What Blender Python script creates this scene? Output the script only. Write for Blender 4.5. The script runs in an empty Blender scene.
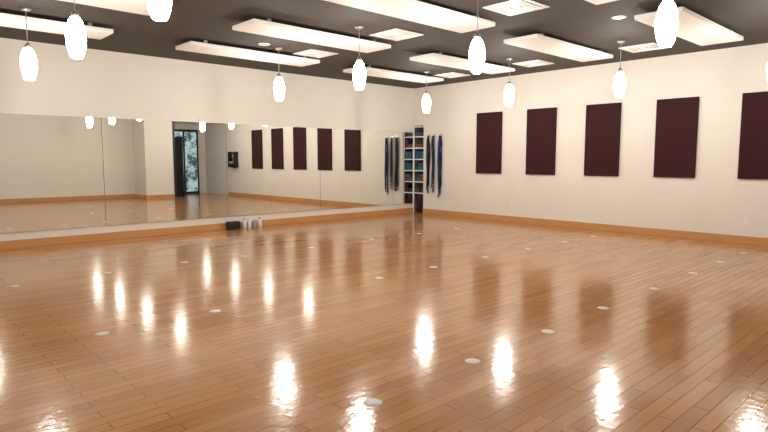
import bpy, bmesh, math, random
from mathutils import Vector, Matrix
random.seed(4)
S=bpy.context.scene
try:
    S.view_settings.view_transform='Standard'
except Exception: pass

# ---------------- materials ----------------
def mat(name, col, rough=.5, metal=0, emis=None, es=0, spec=.5, bump=None, coat=0):
    m=bpy.data.materials.new(name); m.use_nodes=True
    nt=m.node_tree; b=nt.nodes['Principled BSDF']
    b.inputs['Base Color'].default_value=(*col,1)
    b.inputs['Roughness'].default_value=rough
    b.inputs['Metallic'].default_value=metal
    b.inputs['Specular IOR Level'].default_value=spec
    b.inputs['Coat Weight'].default_value=coat
    if emis: 
        b.inputs['Emission Color'].default_value=(*emis,1); b.inputs['Emission Strength'].default_value=es
    if bump:
        sc,st=bump
        tc=nt.nodes.new('ShaderNodeTexCoord'); n=nt.nodes.new('ShaderNodeTexNoise'); n.inputs['Scale'].default_value=sc; n.inputs['Detail'].default_value=4
        bp=nt.nodes.new('ShaderNodeBump'); bp.inputs['Strength'].default_value=st; bp.inputs['Distance'].default_value=.01
        nt.links.new(tc.outputs['Object'],n.inputs['Vector']); nt.links.new(n.outputs['Fac'],bp.inputs['Height']); nt.links.new(bp.outputs['Normal'],b.inputs['Normal'])
        rp=nt.nodes.new('ShaderNodeMix'); rp.data_type='RGBA'
        rp.inputs[6].default_value=(*[c*.95 for c in col],1); rp.inputs[7].default_value=(*[min(1,c*1.03) for c in col],1)
        n2=nt.nodes.new('ShaderNodeTexNoise'); n2.inputs['Scale'].default_value=1.3
        nt.links.new(tc.outputs['Object'],n2.inputs['Vector']); nt.links.new(n2.outputs['Fac'],rp.inputs[0]); nt.links.new(rp.outputs[2],b.inputs['Base Color'])
    return m
M={}
M['wall']=mat('wall_paint',(.80,.76,.695),.6,bump=(60,.15),spec=.3)
M['ceil']=mat('ceiling_paint',(.070,.058,.050),.75,bump=(30,.2),spec=.3)
M['white']=mat('white_panel',(.92,.90,.87),.6,bump=(80,.1))
M['vent']=mat('vent_white',(.84,.83,.81),.45)
M['ventdark']=mat('vent_dark',(.04,.04,.04),.8)
M['fabric']=mat('maroon_fabric',(.046,.016,.018),.9,bump=(220,.5),spec=.15)
M['black']=mat('black_plastic',(.015,.015,.017),.4)
M['blackframe']=mat('black_metal',(.02,.022,.025),.35,.3)
M['grey']=mat('grey_plastic',(.35,.36,.38),.4)
M['metal']=mat('brushed_nickel',(.55,.53,.5),.35,1)
M['cord']=mat('cord',(.45,.42,.38),.6)
M['blue']=mat('foam_blue',(.02,.09,.22),.8)
M['teal']=mat('foam_teal',(.02,.17,.24),.8)
M['purple']=mat('foam_purple',(.08,.04,.12),.8)
M['brown']=mat('basket_brown',(.18,.08,.04),.8)
M['navy']=mat('strap_navy',(.010,.03,.14),.8)
M['strapblk']=mat('strap_black',(.010,.012,.025),.8)
M['strapteal']=mat('strap_teal',(.02,.09,.15),.8)
M['strapgrey']=mat('strap_grey',(.10,.11,.15),.8)
M['bottle']=mat('bottle_white',(.75,.76,.78),.3)
M['outlet']=mat('outlet_white',(.85,.84,.8),.4)
M['dot']=mat('dot_white',(.76,.74,.70),.4)
M['glass']=mat('pendant_glass',(.9,.87,.82),.3,emis=(1,.94,.86),es=85)
M['down']=mat('downlight_lens',(.9,.9,.9),.3,emis=(1,.93,.85),es=60)
M['mirror']=mat('mirror_silver',(.87,.88,.84),0.0,1)
M['darkwood']=mat('nook_dark',(.10,.085,.075),.8)  # dark brown wood for the shelf unit's sides and back

def wood(name,c1,c2,rough):
    m=mat(name,c1,rough); nt=m.node_tree; b=nt.nodes['Principled BSDF']
    tc=nt.nodes.new('ShaderNodeTexCoord'); mp=nt.nodes.new('ShaderNodeMapping'); mp.inputs['Scale'].default_value=(1,1,14)
    n=nt.nodes.new('ShaderNodeTexNoise'); n.inputs['Scale'].default_value=2.2; n.inputs['Detail'].default_value=5
    mx=nt.nodes.new('ShaderNodeMix'); mx.data_type='RGBA'; mx.inputs[6].default_value=(*c1,1); mx.inputs[7].default_value=(*c2,1)
    L=nt.links.new
    L(tc.outputs['Object'],mp.inputs['Vector']);L(mp.outputs['Vector'],n.inputs['Vector']);L(n.outputs['Fac'],mx.inputs[0]);L(mx.outputs[2],b.inputs['Base Color'])
    return m
M['base']=wood('oak_baseboard',(.64,.33,.12),(.52,.25,.085),.35)

def floor_mat():
    m=bpy.data.materials.new('bamboo_plank_floor'); m.use_nodes=True; nt=m.node_tree; b=nt.nodes['Principled BSDF']; L=nt.links.new; N=nt.nodes.new
    tc=N('ShaderNodeTexCoord')
    br=N('ShaderNodeTexBrick'); br.offset=.37; br.offset_frequency=2
    br.inputs['Scale'].default_value=1; br.inputs['Brick Width'].default_value=.80; br.inputs['Row Height'].default_value=.096
    br.inputs['Mortar Size'].default_value=.0034; br.inputs['Mortar Smooth'].default_value=.3
    br.inputs['Color1'].default_value=(.60,.305,.115,1); br.inputs['Color2'].default_value=(.47,.225,.08,1); br.inputs['Mortar'].default_value=(.20,.088,.033,1)
    L(tc.outputs['Object'],br.inputs['Vector'])
    mp=N('ShaderNodeMapping'); mp.inputs['Scale'].default_value=(1.2,26,1)
    n=N('ShaderNodeTexNoise'); n.inputs['Scale'].default_value=3; n.inputs['Detail'].default_value=6
    L(tc.outputs['Object'],mp.inputs['Vector']); L(mp.outputs['Vector'],n.inputs['Vector'])
    r=N('ShaderNodeMapRange'); r.inputs[1].default_value=.25; r.inputs[2].default_value=.75; r.inputs[3].default_value=.92; r.inputs[4].default_value=1.07
    L(n.outputs['Fac'],r.inputs[0])
    vm=N('ShaderNodeVectorMath'); vm.operation='SCALE'
    L(br.outputs['Color'],vm.inputs[0]); L(r.outputs[0],vm.inputs['Scale']); L(vm.outputs[0],b.inputs['Base Color'])
    b.inputs['Roughness'].default_value=.135
    b.inputs['Specular IOR Level'].default_value=.7
    n3=N('ShaderNodeTexNoise'); n3.inputs['Scale'].default_value=15; n3.inputs['Detail'].default_value=2
    L(tc.outputs['Object'],n3.inputs['Vector'])
    b1=N('ShaderNodeBump'); b1.inputs['Strength'].default_value=.14; b1.inputs['Distance'].default_value=.01
    L(n3.outputs['Fac'],b1.inputs['Height'])
    b2=N('ShaderNodeBump'); b2.invert=True; b2.inputs['Strength'].default_value=.35; b2.inputs['Distance'].default_value=.003
    L(br.outputs['Fac'],b2.inputs['Height']); L(b1.outputs['Normal'],b2.inputs['Normal']); L(b2.outputs['Normal'],b.inputs['Normal'])
    return m
M['floor']=floor_mat()

def mural_mat():
    m=mat('winter_tree_view',(.3,.5,.6),.2); nt=m.node_tree; b=nt.nodes['Principled BSDF']; L=nt.links.new; N=nt.nodes.new
    tc=N('ShaderNodeTexCoord'); 
    n=N('ShaderNodeTexNoise'); n.inputs['Scale'].default_value=2.6; n.inputs['Detail'].default_value=12; n.inputs['Roughness'].default_value=.75
    L(tc.outputs['Object'],n.inputs['Vector'])
    cr=N('ShaderNodeValToRGB'); cr.color_ramp.elements[0].position=.44; cr.color_ramp.elements[0].color=(.04,.09,.10,1); cr.color_ramp.elements[1].position=.54; cr.color_ramp.elements[1].color=(.50,.68,.76,1)
    L(n.outputs['Fac'],cr.inputs[0]); L(cr.outputs[0],b.inputs['Base Color']); L(cr.outputs[0],b.inputs['Emission Color']); b.inputs['Emission Strength'].default_value=.55
    return m
M['mural']=mural_mat()

# ---------------- mesh builder ----------------
class MB:
    def __init__(s): s.bm=bmesh.new(); s.mats=[]
    def mi(s,m):
        if m not in s.mats: s.mats.append(m)
        return s.mats.index(m)
    def box(s,x0,x1,y0,y1,z0,z1,m,bev=0):
        g=bmesh.ops.create_cube(s.bm,size=1)
        for v in g['verts']:
            v.co=Vector(((x0+x1)/2+v.co.x*abs(x1-x0),(y0+y1)/2+v.co.y*abs(y1-y0),(z0+z1)/2+v.co.z*abs(z1-z0)))
        fs={f for v in g['verts'] for f in v.link_faces}
        for f in fs: f.material_index=s.mi(m)
        if bev:
            es={e for f in fs for e in f.edges}
            r=bmesh.ops.bevel(s.bm,geom=list(es),offset=bev,segments=2,affect='EDGES',profile=.5)
            for f in r['faces']: f.material_index=s.mi(m)
    def lathe(s,prof,m,c=(0,0,0),n=24,rot=None,smooth=True):
        rings=[]
        for r,z in prof:
            ring=[]
            for i in range(n):
                a=2*math.pi*i/n; p=Vector((r*math.cos(a),r*math.sin(a),z))
                if rot: p=rot@p
                ring.append(s.bm.verts.new(p+Vector(c)))
            rings.append(ring)
        for a,b in zip(rings,rings[1:]):
            for i in range(n):
                f=s.bm.faces.new((a[i],a[(i+1)%n],b[(i+1)%n],b[i])); f.material_index=s.mi(m); f.smooth=smooth
        for ring in (rings[0],rings[-1]):
            f=s.bm.faces.new(ring); f.material_index=s.mi(m)
    def obj(s,name,loc=(0,0,0)):
        bmesh.ops.recalc_face_normals(s.bm,faces=s.bm.faces)
        me=bpy.data.meshes.new(name); s.bm.to_mesh(me); s.bm.free()
        for m in s.mats: me.materials.append(M[m])
        o=bpy.data.objects.new(name,me); o.location=loc; S.collection.objects.link(o); return o

H=3.515
XW=-14.2      # west wall
NK=.42        # nook width along the east wall
YS=-11.03; YS2=-12.3; XST=-3.49
# ---------------- shell ----------------
b=MB(); b.box(XW-.2,1.0,-14.2,.2,-.15,0,'floor'); b.obj('floor')
b=MB(); b.box(XW-.2,1.0,-14.2,.2,H,H+.15,'ceil'); b.obj('ceiling')
b=MB(); b.box(XW-.2,.8,0,.2,0,H,'wall'); b.obj('wall_north')
b=MB(); b.box(0,.2,-13.6,-NK,0,H,'wall'); b.box(0,.2,-NK,0,2.47,H,'wall')
b.box(.2,.65,-NK-.12,-NK,0,2.6,'wall'); b.box(.6,.8,-NK-.12,0,0,2.6,'wall'); b.box(.2,.6,-NK,0,2.47,2.6,'wall'); b.obj('wall_east')
b=MB(); b.box(XW-.2,XW,YS2-.2,0,0,H,'wall'); b.obj('wall_west')
b=MB(); b.box(XW,XST,YS2-.2,YS2,0,H,'wall'); b.box(XST,-2.31,YS2-.2,YS,0,H,'wall'); b.box(-2.31,0,YS-.2,YS,3.02,H,'wall')
b.box(-2.31,0,-13.4,-13.2,0,H,'wall'); b.box(-2.5,-2.31,-13.4,YS2-.2,0,H,'wall'); b.obj('wall_south')
# baseboards
b=MB(); b.box(XW,0,-.022,0,0,.135,'base',.004); b.obj('baseboard_north')
b=MB(); b.box(-.022,0,YS,-NK,0,.135,'base',.004); b.obj('baseboard_east')
b=MB(); b.box(XST,-2.31,YS,YS+.022,0,.135,'base',.004); b.box(XW,XST,YS2,YS2+.022,0,.135,'base',.004); b.box(XST-.022,XST,YS2,YS+.022,0,.135,'base',.004); b.obj('baseboard_south')
b=MB(); b.box(XW,XW+.022,YS2,0,0,.135,'base',.004); b.obj('baseboard_west')
# door trim
b=MB(); b.box(-2.39,-2.31,YS,YS+.03,0,3.10,'blackframe'); b.box(-2.39,0,YS,YS+.03,3.02,3.10,'blackframe'); b.obj('trim_1')

# ---------------- mirror ----------------
seams=[-13.29,-10.79,-8.29,-5.79,-3.29,-.79,-.005]
b=MB()
for a,c in zip(seams,seams[1:]):
    b.box(a+.004,c-.004,-.012,0,.27,2.28,'mirror')
b.box(-13.29,-.005,-.016,0,.262,.27,'metal')
b.box(-13.29,-.005,-.006,0,.27,2.28,'ventdark')
b.obj('wall_mirror')

# ---------------- pendants ----------------
def pendant(x,y):
    b=MB(); zb=2.575
    prof=[(.001,0),(.050,.0),(.064,.016),(.082,.07),(.095,.14),(.100,.21),(.096,.28),(.082,.34),(.062,.39),(.040,.42),(.001,.422)]
    b.lathe([(r*.97,z+zb) for r,z in prof],'glass',n=28)
    b.lathe([(.001,zb+.42),(.042,zb+.42),(.038,zb+.46),(.018,zb+.49),(.001,zb+.49)],'metal',n=20)
    b.lathe([(.001,zb+.485),(.006,zb+.485),(.006,H-.03),(.001,H-.03)],'cord',n=8)
    b.lathe([(.001,H-.035),(.05,H-.033),(.065,H-.02),(.068,H),(.001,H)],'metal',n=24)
    o=b.obj('pendant_light',(x,y,0)); return o
for i in range(3):
    for j in range(4):
        pendant(-2.017-3.927*i,-2.389-2.243*j)

# ---------------- ceiling panels ----------------
def cpanel(x0,x1,yc):
    b=MB(); w=.31; zt=H-.06
    b.box(x0,x1,yc-w,yc+w,zt-.06,zt,'white',.008)
    for x in (x0+.3,x1-.3):
        for y in (yc-.2,yc+.2): b.box(x-.03,x+.03,y-.03,y+.03,zt,H,'metal')
    b.obj('ceiling_acoustic_panel')
rows=[-1.88,-3.9,-6.05,-8.17]
for yc in rows:
    cpanel(-3.8,-1.2,yc); cpanel(-7.5,-4.87,yc); cpanel(-11.3,-8.7,yc)

# ---------------- vents ----------------
def vent(x,y):
    b=MB(); z=H
    for k,(r,t,z0) in enumerate([(.31,.045,z-.02),(.235,.035,z-.028),(.168,.03,z-.024),(.11,.028,z-.02)]):
        z1=z-.008
        b.box(-r,r,-r,-r+t,z0,z1,'vent'); b.box(-r,r,r-t,r,z0,z1,'vent'); b.box(-r,-r+t,-r+t,r-t,z0,z1,'vent'); b.box(r-t,r,-r+t,r-t,z0,z1,'vent')
    b.box(-.05,.05,-.05,.05,z-.02,z-.008,'vent')
    b.box(-.295,.295,-.295,.295,z-.008,z,'ventdark')
    b.obj('ceiling_air_vent',(x,y,0))
for x in (-1.2,-5.17):
    for y in (-2.44,-4.65,-6.9): vent(x,y)
def down(x,y,lit):
    b=MB(); b.lathe([(.07,H-.002),(.075,H-.012),(.10,H-.010),(.105,H-.001)],'vent')
    b.lathe([(.001,H-.006),(.068,H-.006),(.068,H-.001),(.001,H-.001)],'down' if lit else 'grey')
    b.obj('recessed_downlight',(x,y,0))
down(-3.62,-7.57,True); down(-6.32,-2.52,False)

# ---------------- wall panels ----------------
for j in range(5):
    y=-2.681-1.475*j
    b=MB(); b.box(-.055,0,-.38,.38,1.165,2.685,'fabric',.012); b.box(-.004,0,-.36,.36,1.18,2.67,'black'); b.obj('acoustic_wall_panel',(0,y,0))

# ---------------- straps ----------------
def straps(y,cols,L=1.6,w=.16,n=11):
    b=MB(); 
    b.box(-.012,0,-.03,.03,2.13,2.22,'metal'); b.box(-.08,0,-.008,.008,2.15,2.165,'metal'); b.box(-.08,-.07,-.008,.008,2.15,2.19,'metal')
    for k in range(n):
        m=cols[k%len(cols)]; off=(k/(n-1)-.5)*w; l=L*random.uniform(.8,1); x=-.035-.045*random.random()
        tw=random.uniform(0,6); wd=.019
        segs=22; prev=None
        for s in range(segs+1):
            t=s/segs; z=2.16-l*t
            spread=min(1,t*5)**.6*(1-.25*t)
            yy=off*spread+.012*math.sin(tw+t*7); xx=x-.008*math.sin(tw+t*5)
            a=.7*math.sin(tw+t*3); dy=wd*math.cos(a); dx=wd*math.sin(a)*.5
            cur=[b.bm.verts.new((xx+q*dx+p*.0025,yy+q*dy,z)) for q,p in((-1,-1),(1,-1),(1,1),(-1,1))]
            if prev:
                for i in range(4):
                    f=b.bm.faces.new((prev[i],prev[(i+1)%4],cur[(i+1)%4],cur[i])); f.material_index=b.mi(m)
            else: 
                f=b.bm.faces.new(cur); f.material_index=b.mi(m)
            prev=cur
        f=b.bm.faces.new(prev); f.material_index=b.mi(m)
    for k in range(3):
        yy=(k-1)*w*.3; zb=2.16-L*(.86+.05*k)
        b.box(-.075,-.06,yy-.022,yy+.022,zb-.004,zb+.004,'metal'); b.box(-.075,-.06,yy-.022,yy+.022,zb-.034,zb-.026,'metal')
        b.box(-.075,-.06,yy-.022,yy-.016,zb-.03,zb,'metal'); b.box(-.075,-.06,yy+.016,yy+.022,zb-.03,zb,'metal')
    b.obj('yoga_strap_bundle',(0,y,0))
straps(-.64,['strapblk','navy','strapblk'],1.6,.09)
straps(-.84,['strapteal','strapblk','strapgrey'],1.55,.07)
straps(-1.07,['navy','navy','strapblk'],1.7,.12)

# ---------------- nook shelf ----------------
b=MB()
b.box(.05,.58,-NK+.0,-NK+.02,0,2.45,'darkwood'); b.box(.05,.58,-.02,0,0,2.45,'darkwood'); b.box(.57,.59,-NK,0,0,2.45,'darkwood')
b.box(.03,.05,-NK,-NK+.022,0,2.45,'white'); b.box(.03,.05,-.022,0,0,2.45,'white')
zs=[.56,.88,1.2,1.52,1.84,2.16,2.44]
for z in zs: b.box(.04,.57,-NK+.02,-.02,z-.014,z+.014,'white')
b.obj('shelf_unit')
def blocks(z,cols):
    b=MB()
    for k,c in enumerate(cols):
        y0=-NK+.03+ (k%3)*.118; zz=z+.015+(k//3)*.105
        b.box(.07,.32,y0,y0+.11,zz,zz+.10,c,.008)
    b.obj('yoga_block_stack')
blocks(.88,['brown','brown','blue','brown','blue'])
blocks(1.2,['blue','teal','blue','blue','blue'])
blocks(1.52,['teal','blue','blue','teal','blue','blue'])
blocks(1.84,['purple','brown','brown','purple'])
blocks(.56,['purple','black','brown','black'])
b=MB()
rx=Matrix.Rotation(math.pi/2,3,'Y')
for y,c in((-.34,'purple'),(-.21,'blue'),(-.09,'teal')):
    b.lathe([(.02,.07),(.055,.07),(.055,.5),(.02,.5)],c,c=(0,y,2.16+.07),rot=rx,n=18)
b.obj('rolled_yoga_mat_stack')
# black bin
b=MB(); b.lathe([(.001,0),(.13,0),(.15,.05),(.165,.44),(.172,.45),(.172,.47),(.155,.49),(.12,.51),(.001,.515)],'black',n=28)
b.obj('trash_bin',(.22,-.21,0))

# ---------------- floor things ----------------
b=MB(); b.box(-.14,.14,-.075,.075,.008,.175,'black',.015)
rot=Matrix.Rotation(math.pi/2,3,'X')
for sx in(-.07,.07): b.lathe([(.001,.074),(.052,.074),(.05,.08),(.03,.083),(.001,.083)],'blackframe',c=(sx,0,.092),rot=rot,n=20)
for sx in(-.1,.1): b.box(sx-.02,sx+.02,-.05,.05,0,.01,'black')
b.obj('portable_speaker',(-5.74,-.14,0))
def bottle(x,y,h,r,m,cap):
    b=MB(); b.lathe([(.001,0),(r*.92,0),(r,.01),(r,h*.66),(r*.85,h*.76),(r*.4,h*.85),(r*.38,h*.9)],m,n=20)
    b.lathe([(r*.45,h*.88),(r*.47,h*.99),(r*.4,h),(.001,h)],cap,n=20)
    b.obj('water_bottle',(x,y,0))
bottle(-5.47,-.15,.22,.045,'bottle','grey'); bottle(-5.34,-.13,.24,.042,'bottle','bottle'); bottle(-5.22,-.16,.20,.045,'grey','bottle'); bottle(-5.08,-.13,.21,.05,'bottle','black')

# dots
dots=[(-10.37,-3.44),(-8.22,-3.3),(-10.19,-6.15),(-9.13,-6.13),(-6.86,-6.08),(-5.8,-6.05),(-9.4,-8.8),(-8.37,-8.77),(-7.3,-8.76),(-6.18,-8.72),(-4.9,-8.72),(-3.58,-8.7),(-2.4,-8.68),(-4.6,-3.4),(-7.3,-3.4),(-9.3,-3.35),(-6.0,-3.4),(-3.3,-3.4),(-2.1,-3.4),(-4.6,-6.05),(-3.4,-6.05),(-2.2,-6.05),(-1.2,-8.68),(-1.1,-6.05)]
for x,y in dots:
    b=MB(); b.lathe([(.001,0),(.058,0),(.057,.0015),(.001,.002)],'dot',n=28); b.obj('floor_marker_dot',(x,y,0))

# outlet
def outlet(y,z):
    b=MB(); b.box(-.008,0,-.038,.038,-.06,.06,'outlet',.003)
    for dz in(-.026,.026):
        b.box(-.011,-.007,-.018,.018,dz-.016,dz+.016,'outlet',.002)
        for dy in(-.007,.007): b.box(-.0115,-.0105,dy-.0015,dy+.0015,dz-.006,dz+.006,'black')
    b.obj('wall_outlet',(0,y,z))
outlet(-8.37,.40); outlet(-3.4,.40)

# rack seen in the mirror
b=MB(); b.box(-.22,0,-.25,.25,1.2,1.23,'blackframe'); b.box(-.22,0,-.25,.25,1.58,1.605,'blackframe')
for y in(-.25,.23): b.box(-.22,0,y,y+.02,1.2,1.85,'blackframe')
b.box(-.2,-.03,-.2,.1,1.23,1.36,'black',.006); b.box(-.2,-.03,-.18,.08,1.365,1.45,'grey',.006)
b.box(-.16,-.05,-.16,.0,1.605,1.82,'black',.006); b.box(-.16,-.05,.06,.18,1.605,1.75,'outlet',.006)
b.obj('wall_stereo_shelf',(0,-10.4,0))

# entry: open door leaf + window
b=MB()
b.box(0,.05,-1.0,0,0,.12,'blackframe'); b.box(0,.05,-1.0,0,2.35,2.45,'blackframe'); b.box(0,.05,-1.0,-.9,0,2.45,'blackframe'); b.box(0,.05,-.1,0,0,2.45,'blackframe'); b.box(.02,.03,-.9,-.1,.12,2.35,'black'); b.box(.05,.10,-.88,-.86,.9,1.3,'metal')
b.obj('door_1',(-1.95,YS-.2,0))
b=MB()
b.box(-1.75,-.35,-13.2,-13.14,0,.1,'blackframe'); b.box(-1.75,-.35,-13.2,-13.14,2.75,2.85,'blackframe')
for x in(-1.75,-1.05,-.42): b.box(x,x+.07,-13.2,-13.14,.1,2.75,'blackframe')
b.box(-1.68,-.42,-13.19,-13.17,.1,2.75,'mural'); b.obj('window_1')

# ---------------- world & camera ----------------
w=bpy.data.worlds.new('W'); S.world=w; w.use_nodes=True; w.node_tree.nodes['Background'].inputs[0].default_value=(.05,.05,.05,1)
cam=bpy.data.cameras.new('camera'); co=bpy.data.objects.new('camera',cam); S.collection.objects.link(co)
A=math.radians(47.074);Pp=math.radians(5.66);F=563.666
cam.sensor_width=36; cam.lens=F/768*36; cam.clip_start=.05
co.location=(-11.649,-11.318,1.5)
d=Vector((math.cos(A)*math.cos(Pp),math.sin(A)*math.cos(Pp),-math.sin(Pp)))
co.rotation_euler=d.to_track_quat('-Z','Y').to_euler()
S.camera=co
